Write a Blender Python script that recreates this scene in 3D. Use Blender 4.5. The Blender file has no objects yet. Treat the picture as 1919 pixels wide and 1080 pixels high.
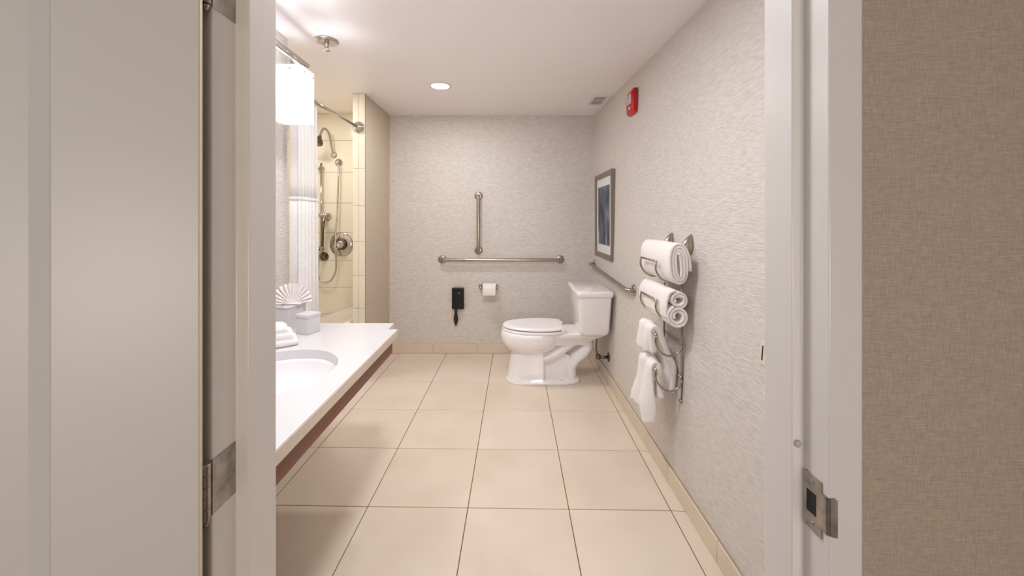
import bpy, bmesh, math, random
from mathutils import Vector, Matrix, noise
from mathutils.geometry import tessellate_polygon
random.seed(4)
PI = math.pi
S = bpy.context.scene
COL = S.collection
# ---------------------------------------------------------------- camera
H = 1.30            # eye height
F = 720.0           # focal length in pixels of a 1919 wide frame
cam = bpy.data.cameras.new('camera')
co = bpy.data.objects.new('camera', cam)
COL.objects.link(co)
co.location = (0, 0, H)
co.rotation_euler = (PI / 2, 0, 0)
cam.sensor_width = 36.0
cam.lens = 36.0 * F / 1919.0
cam.shift_x = (959.5 - 952.0) / 1919.0
cam.shift_y = -(540.0 - 412.0) / 1919.0
cam.clip_start = 0.02
S.camera = co
# ---------------------------------------------------------------- exposure, world
S.view_settings.view_transform = 'Standard'
S.view_settings.look = 'None'
S.view_settings.gamma = 1.0
S.view_settings.use_curve_mapping = False
S.view_settings.exposure = 0.10
w = bpy.data.worlds.new('world'); S.world = w
w.use_nodes = True
w.node_tree.nodes['Background'].inputs[0].default_value = (0.9, 0.92, 1.0, 1)
w.node_tree.nodes['Background'].inputs[1].default_value = 0.05
S.cycles.max_bounces = 10
S.cycles.diffuse_bounces = 7


def area(name, loc, rot, size, power, color, sy=None, shape=None):
    l = bpy.data.lights.new(name, 'AREA')
    l.energy = power; l.color = color
    if sy: l.shape = 'RECTANGLE'; l.size = size; l.size_y = sy
    else: l.shape = shape or 'DISK'; l.size = size
    o = bpy.data.objects.new(name, l); COL.objects.link(o)
    o.location = loc; o.rotation_euler = rot
    return o


# lamp of the recessed downlight, and an unseen fill light added nearer the door
area('downlight_lamp', (-0.515, 2.92, 2.295), (0, 0, 0), 0.10, 8.0, (0.98, 0.98, 1.0))
area('entry_fill_light', (-0.25, 1.30, 2.31), (0, 0, 0), 0.30, 18.0, (0.94, 0.97, 1.0))
# unseen fill light added over the tub to brighten its tiles
area('tub_fill_light', (-1.65, 2.9, 2.31), (0, 0, 0), 0.3, 9.0, (1.0, 0.97, 0.92))
# low warm fill light added in the hall behind the camera
area('hall_warm_fill', (0.5, -1.5, 1.0), (PI / 2, 0, 0.25), 0.6, 19.0, (1.0, 0.90, 0.78))
# cool fill light added at the far end of the hall, without a window
area('hall_cool_fill', (-0.6, -2.4, 1.6), (PI / 2, 0, 0.0), 1.2, 13.0, (0.80, 0.88, 1.0), sy=1.3)

# ---------------------------------------------------------------- materials


def lin(c):
    return tuple(((v / 255) / 12.92 if v / 255 <= 0.04045 else ((v / 255 + 0.055) / 1.055) ** 2.4) for v in c) + (1,)


def mat(name, c, rough=0.5, metal=0.0, spec=0.5, coat=0.0):
    m = bpy.data.materials.new(name); m.use_nodes = True
    b = m.node_tree.nodes['Principled BSDF']
    b.inputs['Base Color'].default_value = lin(c)
    b.inputs['Roughness'].default_value = rough
    b.inputs['Metallic'].default_value = metal
    b.inputs['Specular IOR Level'].default_value = spec
    b.inputs['Coat Weight'].default_value = coat
    return m


def textured(name, c1, c2, scale=(1, 1, 1), nscale=1.0, detail=3, rough=0.6, bump=0.0, dist=0.002, metal=0.0,
             spec=0.5, lo=0.35, hi=0.65, coat=0.0):
    m = mat(name, c1, rough, metal, spec, coat)
    nt = m.node_tree; N = nt.nodes; L = nt.links
    b = N['Principled BSDF']
    tc = N.new('ShaderNodeTexCoord'); mp = N.new('ShaderNodeMapping'); mp.inputs['Scale'].default_value = scale
    no = N.new('ShaderNodeTexNoise'); no.inputs['Scale'].default_value = nscale; no.inputs['Detail'].default_value = detail
    rp = N.new('ShaderNodeValToRGB')
    rp.color_ramp.elements[0].color = lin(c1); rp.color_ramp.elements[1].color = lin(c2)
    rp.color_ramp.elements[0].position = lo; rp.color_ramp.elements[1].position = hi
    L.new(tc.outputs['Object'], mp.inputs[0]); L.new(mp.outputs[0], no.inputs['Vector'])
    L.new(no.outputs['Fac'], rp.inputs[0]); L.new(rp.outputs[0], b.inputs['Base Color'])
    if bump:
        bu = N.new('ShaderNodeBump'); bu.inputs['Strength'].default_value = bump; bu.inputs['Distance'].default_value = dist
        L.new(no.outputs['Fac'], bu.inputs['Height']); L.new(bu.outputs[0], b.inputs['Normal'])
    return m


WALLPAPER = textured('wallpaper_threads', (202, 195, 189), (221, 215, 210), (26, 26, 240), 1.0, 3, 0.55, 0.8, 0.0028, lo=0.36, hi=0.62)
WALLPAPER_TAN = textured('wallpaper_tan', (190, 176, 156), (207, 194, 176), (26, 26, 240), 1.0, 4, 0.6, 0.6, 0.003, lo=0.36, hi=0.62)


def linen():
    m = mat('hall_linen_wallpaper', (150, 130, 110), 0.8)
    nt = m.node_tree; N = nt.nodes; L = nt.links; b = N['Principled BSDF']
    tc = N.new('ShaderNodeTexCoord')
    outs = []
    for sc in ((60, 60, 900), (900, 900, 60)):
        mp = N.new('ShaderNodeMapping'); mp.inputs['Scale'].default_value = sc
        no = N.new('ShaderNodeTexNoise'); no.inputs['Scale'].default_value = 1.0; no.inputs['Detail'].default_value = 2
        L.new(tc.outputs['Object'], mp.inputs[0]); L.new(mp.outputs[0], no.inputs['Vector']); outs.append(no.outputs['Fac'])
    ad = N.new('ShaderNodeMath'); ad.operation = 'ADD'; L.new(outs[0], ad.inputs[0]); L.new(outs[1], ad.inputs[1])
    hf = N.new('ShaderNodeMath'); hf.operation = 'MULTIPLY'; hf.inputs[1].default_value = 0.5; L.new(ad.outputs[0], hf.inputs[0])
    rp = N.new('ShaderNodeValToRGB'); rp.color_ramp.elements[0].position = 0.36; rp.color_ramp.elements[1].position = 0.64
    rp.color_ramp.elements[0].color = lin((154, 138, 122)); rp.color_ramp.elements[1].color = lin((180, 164, 148))
    L.new(hf.outputs[0], rp.inputs[0]); L.new(rp.outputs[0], b.inputs['Base Color'])
    bu = N.new('ShaderNodeBump'); bu.inputs['Strength'].default_value = 0.4; bu.inputs['Distance'].default_value = 0.001
    L.new(hf.outputs[0], bu.inputs['Height']); L.new(bu.outputs[0], b.inputs['Normal'])
    return m


LINEN = linen()
CEIL = mat('ceiling_paint', (244, 240, 240), 0.35)
FLOORTILE = textured('beige_floor_tile', (221, 206, 189), (229, 215, 199), (3, 3, 3), 1.0, 5, 0.28, 0, lo=0.3, hi=0.7)
FLOORTILE2 = textured('beige_floor_tile_b', (218, 202, 184), (227, 212, 195), (4, 4, 4), 1.0, 6, 0.28, 0, lo=0.3, hi=0.7)
BASETILE = textured('base_tile', (216, 200, 180), (223, 208, 190), (4, 4, 4), 1.0, 4, 0.35, 0)
GROUT = mat('floor_grout', (120, 92, 68), 0.9)
BASEGROUT = mat('base_grout', (170, 142, 115), 0.9)
SHTILE = mat('shower_tile', (234, 226, 210), 0.18)
SHGROUT = mat('shower_grout', (160, 142, 120), 0.9)
PAINT = textured('door_paint', (204, 199, 194), (208, 203, 198), (2, 2, 2), 1.0, 2, 0.4)
FRAMEPAINT = textured('frame_paint', (216, 211, 208), (220, 215, 212), (4, 4, 1), 1.0, 2, 0.3)
DOOREDGE = mat('door_edge', (214, 196, 168), 0.5)
CHROME = mat('chrome', (200, 196, 192), 0.12, 1.0)
NICKEL = mat('brushed_nickel', (176, 164, 150), 0.24, 1.0)
STEEL = textured('worn_steel', (150, 144, 138), (186, 180, 172), (40, 40, 40), 1.0, 4, 0.38, 0.1, 0.001, metal=0.9)
DARK = mat('dark_void', (30, 26, 24), 0.7)
PORC = mat('porcelain', (244, 241, 243), 0.12, coat=0.4)
SEATP = mat('seat_plastic', (244, 241, 244), 0.2)
COUNTER = mat('white_counter', (216, 214, 216), 0.16)
COUNTEREDGE = mat('counter_edge', (222, 208, 190), 0.3)
WOOD = textured('mahogany', (92, 44, 26), (128, 68, 42), (10, 2, 60), 1.0, 5, 0.35, lo=0.3, hi=0.7)
BLACK = mat('black_plastic', (14, 12, 14), 0.35)
RED = mat('red_plastic', (182, 22, 12), 0.3)
LENS = mat('clear_lens', (225, 222, 220), 0.1)
LENS.node_tree.nodes['Principled BSDF'].inputs['Transmission Weight'].default_value = 0.6
WHITEPL = mat('white_plastic', (232, 228, 224), 0.4)
IVORY = mat('ivory_plastic', (224, 214, 192), 0.35)
TERRY = textured('terry_cloth', (236, 230, 228), (246, 242, 240), (1, 1, 1), 420, 3, 0.95, 0.5, 0.0012, spec=0.1)
TERRYF = textured('terry_cloth_inner', (220, 212, 206), (238, 232, 228), (1, 1, 1), 420, 3, 0.95, 0.6, 0.002, spec=0.1)
PAPER = mat('tissue_paper', (242, 238, 234), 0.9, spec=0.1)
CLOTH = mat('curtain_cloth', (244, 242, 240), 0.8, spec=0.2)
WAFFLE = textured('curtain_waffle', (240, 237, 235), (247, 245, 243), (60, 60, 60), 1.0, 1, 0.85, 0.5, 0.002, spec=0.2)
CANMAT = mat('silver_white_acrylic', (214, 210, 214), 0.2)
FRAMEM = mat('taupe_silver_frame', (138, 126, 118), 0.35, 0.5)
MATBOARD = mat('mat_board', (226, 226, 226), 0.7)
GLASSHEAD = mat('dark_chrome', (120, 112, 104), 0.2, 1.0)
TUBM = mat('tub_enamel', (226, 218, 206), 0.2)
HALLFLOOR = mat('hall_carpet', (120, 100, 84), 0.95)


def emit(name, c, s):
    m = mat(name, c, 0.4)
    b = m.node_tree.nodes['Principled BSDF']
    b.inputs['Emission Color'].default_value = lin(c); b.inputs['Emission Strength'].default_value = s
    return m


BULB = emit('lit_bulb', (243, 246, 255), 115.0)
SHADE = mat('frosted_shade', (244, 242, 242), 0.4)
nt = SHADE.node_tree
_t = nt.nodes.new('ShaderNodeBsdfTranslucent'); _t.inputs[0].default_value = lin((250, 249, 250))
_m = nt.nodes.new('ShaderNodeMixShader'); _m.inputs[0].default_value = 0.7
nt.links.new(nt.nodes['Principled BSDF'].outputs[0], _m.inputs[1]); nt.links.new(_t.outputs[0], _m.inputs[2])
nt.links.new(_m.outputs[0], nt.nodes['Material Output'].inputs[0])
DIFF = emit('downlight_lens', (255, 240, 220), 12.0)

# ---------------------------------------------------------------- helpers


def tag(o, label=None, cat=None, group=None, kind=None):
    if label: o['label'] = label
    if cat: o['category'] = cat
    if group: o['group'] = group
    if kind: o['kind'] = kind
    return o


def empty(name, loc, label=None, cat=None, group=None, rz=0, kind=None):
    o = bpy.data.objects.new(name, None); COL.objects.link(o)
    o.location = loc; o.rotation_euler = (0, 0, rz); o.empty_display_size = 0.05
    return tag(o, label, cat, group, kind)


def link(name, bm, m, parent=None, smooth=False, bevel=0, bseg=2, subd=0, solid=0, world=True):
    """bmesh in world coordinates -> object; a child of an unrotated Empty keeps its world place"""
    bmesh.ops.recalc_face_normals(bm, faces=bm.faces)
    me = bpy.data.meshes.new(name); bm.to_mesh(me); bm.free()
    me.materials.append(m)
    if smooth:
        for p in me.polygons: p.use_smooth = True
    o = bpy.data.objects.new(name, me); COL.objects.link(o)
    if parent:
        o.parent = parent
        if world:
            p = parent; off = Vector((0, 0, 0))
            while p:
                off += Vector(p.location); p = p.parent
            me.transform(Matrix.Translation(-off))
    if solid:
        d = o.modifiers.new('solid', 'SOLIDIFY'); d.thickness = solid; d.offset = 0
    if bevel:
        d = o.modifiers.new('bevel', 'BEVEL'); d.width = bevel; d.segments = bseg; d.limit_method = 'ANGLE'
        d.angle_limit = math.radians(35); d.harden_normals = False
        if bseg > 1:
            for p in me.polygons: p.use_smooth = True
            try: me.set_sharp_from_angle(angle=math.radians(35))
            except Exception: pass
    if subd:
        d = o.modifiers.new('subd', 'SUBSURF'); d.levels = subd; d.render_levels = subd
    return o


def box(bm, x0, x1, y0, y1, z0, z1):
    v = [bm.verts.new(p) for p in ((x0, y0, z0), (x1, y0, z0), (x1, y1, z0), (x0, y1, z0), (x0, y0, z1), (x1, y0, z1), (x1, y1, z1), (x0, y1, z1))]
    for f in ((0, 3, 2, 1), (4, 5, 6, 7), (0, 1, 5, 4), (1, 2, 6, 5), (2, 3, 7, 6), (3, 0, 4, 7)):
        bm.faces.new([v[i] for i in f])
    return bm


def bx(*a):
    return box(bmesh.new(), *a)


def prism(bm, pts, z0, z1, axis='z'):
    def P(a, b, c):
        return {'z': (a, b, c), 'x': (c, a, b), 'y': (a, c, b)}[axis]
    lo = [bm.verts.new(P(a, b, z0)) for a, b in pts]; hi = [bm.verts.new(P(a, b, z1)) for a, b in pts]
    n = len(pts)
    for i in range(n):
        bm.faces.new((lo[i], lo[(i + 1) % n], hi[(i + 1) % n], hi[i]))
    tris = tessellate_polygon([[Vector((a, b, 0)) for a, b in pts]])
    if n <= 4 or True:
        for t in tris:
            try:
                bm.faces.new([lo[i] for i in t]); bm.faces.new([hi[i] for i in t])
            except ValueError: pass
    bmesh.ops.dissolve_limit(bm, angle_limit=0.01, verts=bm.verts, edges=bm.edges)
    return bm


def loft(bm, rings, cap=True, closed=True):
    R = [[bm.verts.new(p) for p in r] for r in rings]
    n = len(R[0])
    for a, b in zip(R[:-1], R[1:]):
        for i in range(n if closed else n - 1):
            bm.faces.new((a[i], a[(i + 1) % n], b[(i + 1) % n], b[i]))
    if cap:
        bm.faces.new(R[0]); bm.faces.new(R[-1])
    return bm


def tube(bm, pts, r, seg=12, cap=True):
    pts = [Vector(p) for p in pts]
    n = len(pts); rings = []
    rr = r if isinstance(r, (list, tuple)) else [r] * n
    up = None
    for i in range(n):
        t = (pts[min(i + 1, n - 1)] - pts[max(i - 1, 0)]).normalized()
        if up is None:
            up = Vector((0, 0, 1)) if abs(t.z) < 0.9 else Vector((1, 0, 0))
        a = (up - t * up.dot(t)).normalized(); b = t.cross(a); up = a
        rings.append([pts[i] + (a * math.cos(k * 2 * PI / seg) + b * math.sin(k * 2 * PI / seg)) * rr[i] for k in range(seg)])
    return loft(bm, rings, cap)


def lathe(bm, prof, origin, axis, seg=24):
    """prof: (radius, distance along axis)"""
    ax = Vector(axis).normalized()
    u = Vector((0, 0, 1)) if abs(ax.z) < 0.9 else Vector((1, 0, 0))
    a = (u - ax * u.dot(ax)).normalized(); b = ax.cross(a); o = Vector(origin)
    rings = [[o + ax * d + (a * math.cos(k * 2 * PI / seg) + b * math.sin(k * 2 * PI / seg)) * max(r, 1e-4) for k in range(seg)] for r, d in prof]
    return loft(bm, rings, True)


def arcpts(pts, n=8):
    """Catmull-Rom through the points"""
    P = [Vector(p) for p in pts]; P = [P[0] * 2 - P[1]] + P + [P[-1] * 2 - P[-2]]
    out = []
    for i in range(1, len(P) - 2):
        for k in range(n):
            t = k / n
            p0, p1, p2, p3 = P[i - 1:i + 3]
            out.append(0.5 * ((2 * p1) + (p2 - p0) * t + (2 * p0 - 5 * p1 + 4 * p2 - p3) * t * t + (3 * p1 - p0 - 3 * p2 + p3) * t ** 3))
    out.append(P[-2])
    return out


def U(px, py, y):
    """the point at depth y seen at a place of the 1919 x 1080 photograph"""
    return Vector(((px - 952) * y / F, y, H - (py - 412) * y / F))


def sstruct(name, bm, m, parent=None, **k):
    o = link(name, bm, m, parent, **k)
    if not parent: o['kind'] = 'structure'
    return o


# ---------------------------------------------------------------- room dimensions
YB = 3.744       # back wall
ZC = 2.319       # ceiling
XL = -1.24       # left wall (vanity)
YS = 2.16        # where the vanity wall ends and the tub starts
YP = 3.10        # end of the stub wall at the foot of the tub
XN = -1.154      # room side of the stub wall
XN2 = -1.253     # tub side of the stub wall
YT = 3.69        # tiled end wall of the tub
XT = -2.05       # wall along the tub
Z1, Z2, Z3 = 0.564, 0.613, 0.68


def XR(y, h):
    t = (YB - y) / 2.444
    k = min(1.0, h / 1.3)
    return 0.800 + 0.037 * k * k * (3 - 2 * k) + t * 0.115 * (h / ZC) ** 2


# ---------------------------------------------------------------- floor
GX0, GSX, GY0, GSY, SL = -0.187, 0.4545, 1.732, 0.444, 0.018
fl = bx(-2.1, 1.0, 0.60, YB + 0.05, -0.08, -0.003)
floor = sstruct('floor', fl, GROUT)
rnd = random.Random(2)
for i in range(-3, 3):
    for j in range(-3, 5):
        # tile corners in the slightly turned grid, clipped to the room
        x0 = GX0 + i * GSX; x1 = x0 + GSX
        y0 = GY0 + j * GSY; y1 = y0 + GSY
        g = 0.0019
        x0 += g; x1 -= g; y0 += g; y1 -= g

        def W(x, y):
            return (x + SL * (y - 1.401), y - SL * (x + 0.1))
        c = [W(x0, y0), W(x1, y0), W(x1, y1), W(x0, y1)]
        c = [(min(max(a, XL + 0.004), XR(b, 0) - 0.003), min(max(b, 0.69), YB - 0.003)) for a, b in c]
        if c[1][0] - c[0][0] < 0.01 or c[2][1] - c[1][1] < 0.01: continue
        bm = bmesh.new(); prism(bm, c, -0.008, rnd.uniform(-0.0002, 0.0002))
        link('tile', bm, FLOORTILE if rnd.random() < .6 else FLOORTILE2, floor, bevel=0.0012, bseg=1)
# tub floor area tile strip between the stub wall and the left wall line stays under the tub
hf = sstruct('floor_hall', bx(-2.2, 2.4, -2.6, 0.60, -0.08, -0.004), HALLFLOOR)

# ---------------------------------------------------------------- ceiling
sstruct('ceiling', bx(-2.1, 1.1, 0.62, YB + 0.05, ZC, ZC + 0.06), CEIL)
sstruct('ceiling_hall', bx(-2.2, 2.4, -2.6, 0.62, 2.44, 2.5), CEIL)

# ---------------------------------------------------------------- walls
sstruct('wall_back', bx(XN2 + 0.002, 0.95, YB, YB + 0.1, 0, ZC), WALLPAPER)
bm = bmesh.new()
rings = []
for k in range(9):
    y = 0.674 + (YB - 0.674) * k / 8
    rings.append([(XR(y, h), y, h) for h in [ZC * q / 14 for q in range(15)]] + [(XR(y, ZC) + .1, y, ZC), (XR(y, 0) + .1, y, 0)])
loft(bm, rings)
sstruct('wall_right', bm, WALLPAPER)
sstruct('wall_left', bx(XL - 0.1, XL, 0.674, YS, 0, ZC), WALLPAPER)
# stub wall between the tub and the toilet corner: papered side, tiled end
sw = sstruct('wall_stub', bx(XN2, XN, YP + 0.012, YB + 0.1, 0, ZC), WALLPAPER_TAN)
gp = link('grout', bx(XN2, XN - 0.001, YP + 0.004, YP + 0.0118, 0, ZC), SHGROUT, sw)
hs = [0.0, 0.296, 0.584, 0.847, 1.123, 1.412, 1.714, 2.01, ZC]
xm = XN2 + (672 - 661) * YP / F
for a, b in zip(hs[:-1], hs[1:]):
    for xa, xb in ((XN2, xm), (xm, XN)):
        link('tile', bx(xa + .001, xb - .001, YP - 0.002, YP + 0.009, a + .0012, b - .0012), SHTILE, sw, bevel=0.002)
# tiled end wall of the tub with the fixtures
te = sstruct('wall_tub_end', bx(XT, XN2, YT + 0.006, YT + 0.1, 0, ZC), SHGROUT)
ht = [0.0, 0.122, 0.398, 0.649, 0.91, 1.177, 1.459, 1.756, 2.06, ZC]
for a, b in zip(ht[:-1], ht[1:]):
    for xa, xb in ((XT + .005, -1.835), (-1.835, XN2 - .002)):
        link('tile', bx(xa + .0013, xb - .0013, YT - 0.002, YT + 0.009, a + .0014, b - .0014), SHTILE, te, bevel=0.0015)
ts = sstruct('wall_tub_side', bx(XT - 0.1, XT, YS - .1, YT + .1, 0, ZC), SHGROUT)
for a, b in zip(ht[:-1], ht[1:]):
    for k in range(3):
        ya = YS + k * (YT - YS) / 3; yb = YS + (k + 1) * (YT - YS) / 3
        link('tile', bx(XT - .004, XT + .004, ya + .0013, yb - .0013, a + .0014, b - .0014), SHTILE, ts, bevel=0.0015)
tn = sstruct('wall_tub_near', bx(XT, XL - 0.1, YS - 0.1, YS, 0, ZC), SHGROUT)
for a, b in zip(ht[:-1], ht[1:]):
    for xa, xb in ((XT + .005, -1.7), (-1.7, XL - .1)):
        link('tile', bx(xa + .0013, xb - .0013, YS - .004, YS + 0.005, a + .0014, b - .0014), SHTILE, tn, bevel=0.0015)
# door wall: hall paper on one side, bathroom paper on the other
DH = 2.06
sstruct('wall_front', box(bx(-2.2, -0.47, 0.572, 0.60, 0, 2.44), 0.505, 2.4, 0.572, 0.60, 0, 2.44)
        if False else (lambda b: (box(b, -2.2, -0.45, 0.572, 0.61, 0, 2.44), box(b, 0.49, 2.4, 0.572, 0.61, 0, 2.44), box(b, -0.45, 0.49, 0.572, 0.61, DH, 2.44), b)[-1])(bmesh.new()), LINEN)
sstruct('wall_front_inner', (lambda b: (box(b, XL - .1, -0.45, 0.635, 0.672, 0, ZC), box(b, 0.49, 0.97, 0.635, 0.672, 0, ZC), box(b, -0.45, 0.49, 0.635, 0.672, DH, ZC), b)[-1])(bmesh.new()), WALLPAPER)
# the hall around the camera
sstruct('wall_hall_left', bx(-2.3, -2.2, -2.6, 0.61, 0, 2.44), LINEN)
sstruct('wall_hall_right', bx(2.4, 2.5, -2.6, 0.61, 0, 2.44), LINEN)
sstruct('wall_hall_rear', bx(-2.2, 2.4, -2.7, -2.6, 0, 2.44), LINEN)

# baseboards: tiles with joints
bb = sstruct('baseboard_back', bx(XN, XR(YB, 0), YB - 0.008, YB, 0, 0.088), BASEGROUT)
js = [XN + .001] + [(p - 952) / 192.3 for p in (812, 894.7, 977, 1059.5)] + [XR(YB, 0) - .012]
for a, b in zip(js[:-1], js[1:]):
    link('base_tile', bx(a + .001, b - .001, YB - 0.012, YB - 0.003, 0.001, 0.0885), BASETILE, bb, bevel=0.0025)
bs = sstruct('baseboard_stub', bx(XN, XN + 0.006, YP + .01, YB - .013, 0, 0.088), BASEGROUT)
for a, b in ((YP + .01, 3.30), (3.30, YB - .014)):
    link('base_tile', bx(XN + .002, XN + .011, a + .001, b - .001, 0.001, 0.0885), BASETILE, bs, bevel=0.0025)


def rprism(y0, y1, d0, d1, h0, h1):
    bm = bmesh.new()
    loft(bm, [[(XR(y, 0) - d0, y, h0), (XR(y, 0) - d1, y, h0), (XR(y, 0) - d1, y, h1), (XR(y, 0) - d0, y, h1)] for y in (y0, y1)])
    return bm


br = sstruct('baseboard_right', rprism(0.68, YB - .013, 0, .007, 0, .088), BASEGROUT)
ys = [0.70] + [1.45 + .444 * k for k in range(-1, 6)] ; ys = [y for y in ys if y < YB - .1] + [YB - .014]
for a, b in zip(ys[:-1], ys[1:]):
    link('base_tile', rprism(a + .0008, b - .0008, .003, .012, 0.001, 0.0885), BASETILE, br, bevel=0.0025)

# ---------------------------------------------------------------- door frame (trim_1)
XbR, XaR, XbL, XaL = 0.453, 0.471, -0.413, -0.434
bm = bmesh.new()
prism(bm, [(XaR + .05, Z1 + .012), (XaR + .05, Z1), (XaR, Z1), (XaR, Z2), (XbR, Z2), (XbR, Z3), (XaR + .05, Z3), (XaR + .05, Z3 - .012), (XbR + .03, Z3 - .012), (XbR + .03, Z1 + .012)], 0, DH)
bm2 = bmesh.new()
prism(bm2, [(XaL - .05, Z1 + .012), (XaL - .05, Z1), (XaL, Z1), (XaL, Z2), (XbL, Z2), (XbL, Z3 + .005), (XaL - .05, Z3 + .005), (XaL - .05, Z3 - .007), (XbL - .03, Z3 - .007), (XbL - .03, Z1 + .012)], 0, DH)
trim = empty('trim_1', (0.02, 0.62, 0), 'painted metal door frame around the bathroom doorway', None, kind='structure')
fr = link('strike_jamb', bm, FRAMEPAINT, trim, bevel=0.0022, bseg=3)
link('hinge_jamb', bm2, FRAMEPAINT, trim, bevel=0.0022, bseg=3)
HH = DH - .02
bm = bmesh.new()
prism(bm, [(Z1 + .012, HH + .05), (Z1, HH + .05), (Z1, HH), (Z2, HH), (Z2, HH - .018), (Z3, HH - .018), (Z3, HH + .05)], XaL, XaR, 'x')
link('head', bm, FRAMEPAINT, trim, bevel=0.002, bseg=2)
# strike plate on the right jamb
sx = XaR - 0.0006
st = empty('strike_plate_set', (sx, .59, .82)); COL.objects.unlink(st); bpy.data.objects.remove(st)
bm = bmesh.new()
hA, hB, yA, yB = 0.821, 0.906, 0.5757, 0.6077
hy0, hy1, hh0, hh1 = 0.5845, 0.6035, 0.846, 0.880


def plate_quad(y0, y1, h0, h1):
    box(bm, sx - .0014, sx + .0004, y0, y1, h0, h1)


plate_quad(yA, yB, hA, hh0); plate_quad(yA, yB, hh1, hB); plate_quad(yA, hy0, hh0, hh1); plate_quad(hy1, yB, hh0, hh1)
# curved lip turning round the frame edge
lip = [(sx - .0007, yA), (sx - .0009, 0.570), (sx - .0008, 0.566), (sx + .0015, 0.5625), (sx + .006, 0.5605), (sx + .0095, 0.5595)]
for (a, b), (c, d) in zip(lip[:-1], lip[1:]):
    n = Vector((d - b, -(c - a))).normalized() * .0009
    loft(bm, [[(a + n.x, b + n.y, h), (c + n.x, d + n.y, h), (c - n.x, d - n.y, h), (a - n.x, b - n.y, h)] for h in (.836, .891)])
sp = link('strike_plate', bm, STEEL, trim); sp['label'] = 'worn steel strike plate with a square latch hole'
link('latch_hole', bx(sx - .0007, sx + .0003, hy0, hy1, hh0, hh1), DARK, sp)
for h in (.832, .896):
    link('screw', lathe(bmesh.new(), [(.0035, 0), (.0035, .0006), (.002, .001)], (sx - .0014, .592, h), (-1, 0, 0), 12), STEEL, sp)
# silencer
sl_ = link('silencer', lathe(bmesh.new(), [(.0058, 0), (.0058, .002), (.004, .0035), (.002, .004)], U(1494, 831, Z2), (0, -1, 0), 16), mat('grey_rubber', (170, 168, 162), 0.6), trim, smooth=True)

# ---------------------------------------------------------------- door (open towards the hall)
TH = math.radians(145)
dx, dy = math.cos(TH), -math.sin(TH)           # along the door from its hinge edge
nx, ny = -dy, dx                               # candidate face normal
if nx * 0.4 - ny * 0.5 < 0: nx, ny = -nx, -ny
C0 = Vector((-0.409, 0.509))                   # corner of the visible face and the hinge edge


def D(t, d, h):
    """t along the door, d into its thickness"""
    return (C0.x + dx * t - nx * d, C0.y + dy * t - ny * d, h)


def dbox(t0, t1, d0, d1, h0, h1):
    bm = bmesh.new()
    loft(bm, [[D(t0, d0, h), D(t1, d0, h), D(t1, d1, h), D(t0, d1, h)] for h in (h0, h1)])
    return bm


door = empty('door_1', (C0.x, C0.y, 0.01), 'open painted bathroom door with a recessed panel', None, kind='structure')
DT, DW, DTOP = 0.044, 0.86, 2.03
link('stile', dbox(0.0, 0.132, 0, DT, .01, DTOP), PAINT, door, bevel=0.0015)
link('stile', dbox(DW - .132, DW, 0, DT, .01, DTOP), PAINT, door, bevel=0.0015)
link('rail', dbox(.132, DW - .132, 0, DT, .01, .24), PAINT, door, bevel=0.0015)
link('rail', dbox(.132, DW - .132, 0, DT, DTOP - .14, DTOP), PAINT, door, bevel=0.0015)
link('panel', dbox(.120, DW - .12, .0135, DT - .0135, .22, DTOP - .12), PAINT, door)
bm = bmesh.new()
for a, b in ((.132, .1513), (DW - .132, DW - .1513)):
    loft(bm, [[D(a, .001, h), D(b, .0125, h), D(b, .0136, h), D(a, .0136, h)] for h in (.24, DTOP - .14)])
link('moulding', bm, PAINT, door)
link('hinge_edge', dbox(-.0008, 0.0, .001, DT - .001, .012, DTOP - .002), DOOREDGE, door)
for hb in (0.867, 1.612, 0.13):
    hl = link('hinge', bx(XaL - .0004, XaL + .0012, 0.563, 0.6103, hb, hb + .081), STEEL, door)
    kp = Vector((XaL - .002, .5535))
    bm = bmesh.new()
    for k in range(5):
        lathe(bm, [(.0058, 0), (.0066, .0006), (.0066, .0152), (.0058, .0158)], (kp.x, kp.y, hb + k * .0162), (0, 0, 1), 14)
    link('knuckle', bm, STEEL, hl, smooth=False)
    link('pin_tip', lathe(bmesh.new(), [(.002, 0), (.0042, .003), (.0048, .007), (.003, .010)], (kp.x, kp.y, hb - .010), (0, 0, 1), 14), STEEL, hl, smooth=True)
    bm = bmesh.new()
    for (yy, zz) in ((.581, .068), (.598, .052), (.598, .029), (.581, .013)):
        lathe(bm, [(.0032, 0), (.0032, .0005), (.0016, .0009)], (XaL + .0012, yy, hb + zz), (1, 0, 0), 12)
    link('screws', bm, STEEL, hl)

# ---------------------------------------------------------------- vanity counter, apron, sink
ZT = 0.74
XF = -0.564
outer = [(XL + .001, .70), (XF, .70), (XF, 1.962), (-.610, 1.962), (-.617, 2.078), (XL + .001, 2.078)]
cx, cy, rx, ry = -.865, 1.425, .212, .232
hole = [(cx + rx * math.cos(a * 2 * PI / 64), cy + ry * math.sin(a * 2 * PI / 64)) for a in range(64)]
bm = bmesh.new()
polys = [[Vector((a, b, 0)) for a, b in outer], [Vector((a, b, 0)) for a, b in hole[::-1]]]
flat = polys[0] + polys[1]
TK = .037
vt = [bm.verts.new((p.x, p.y, ZT)) for p in flat]; vb = [bm.verts.new((p.x, p.y, ZT - TK)) for p in flat]
for t in tessellate_polygon(polys):
    bm.faces.new([vt[i] for i in t]); bm.faces.new([vb[i] for i in t])
n = len(outer)
for i in range(n): bm.faces.new((vt[i], vt[(i + 1) % n], vb[(i + 1) % n], vb[i]))
m_ = len(hole)
for i in range(m_): bm.faces.new((vt[n + i], vt[n + (i + 1) % m_], vb[n + (i + 1) % m_], vb[n + i]))
bmesh.ops.dissolve_limit(bm, angle_limit=.01, verts=bm.verts, edges=bm.edges, delimit=set())
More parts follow.
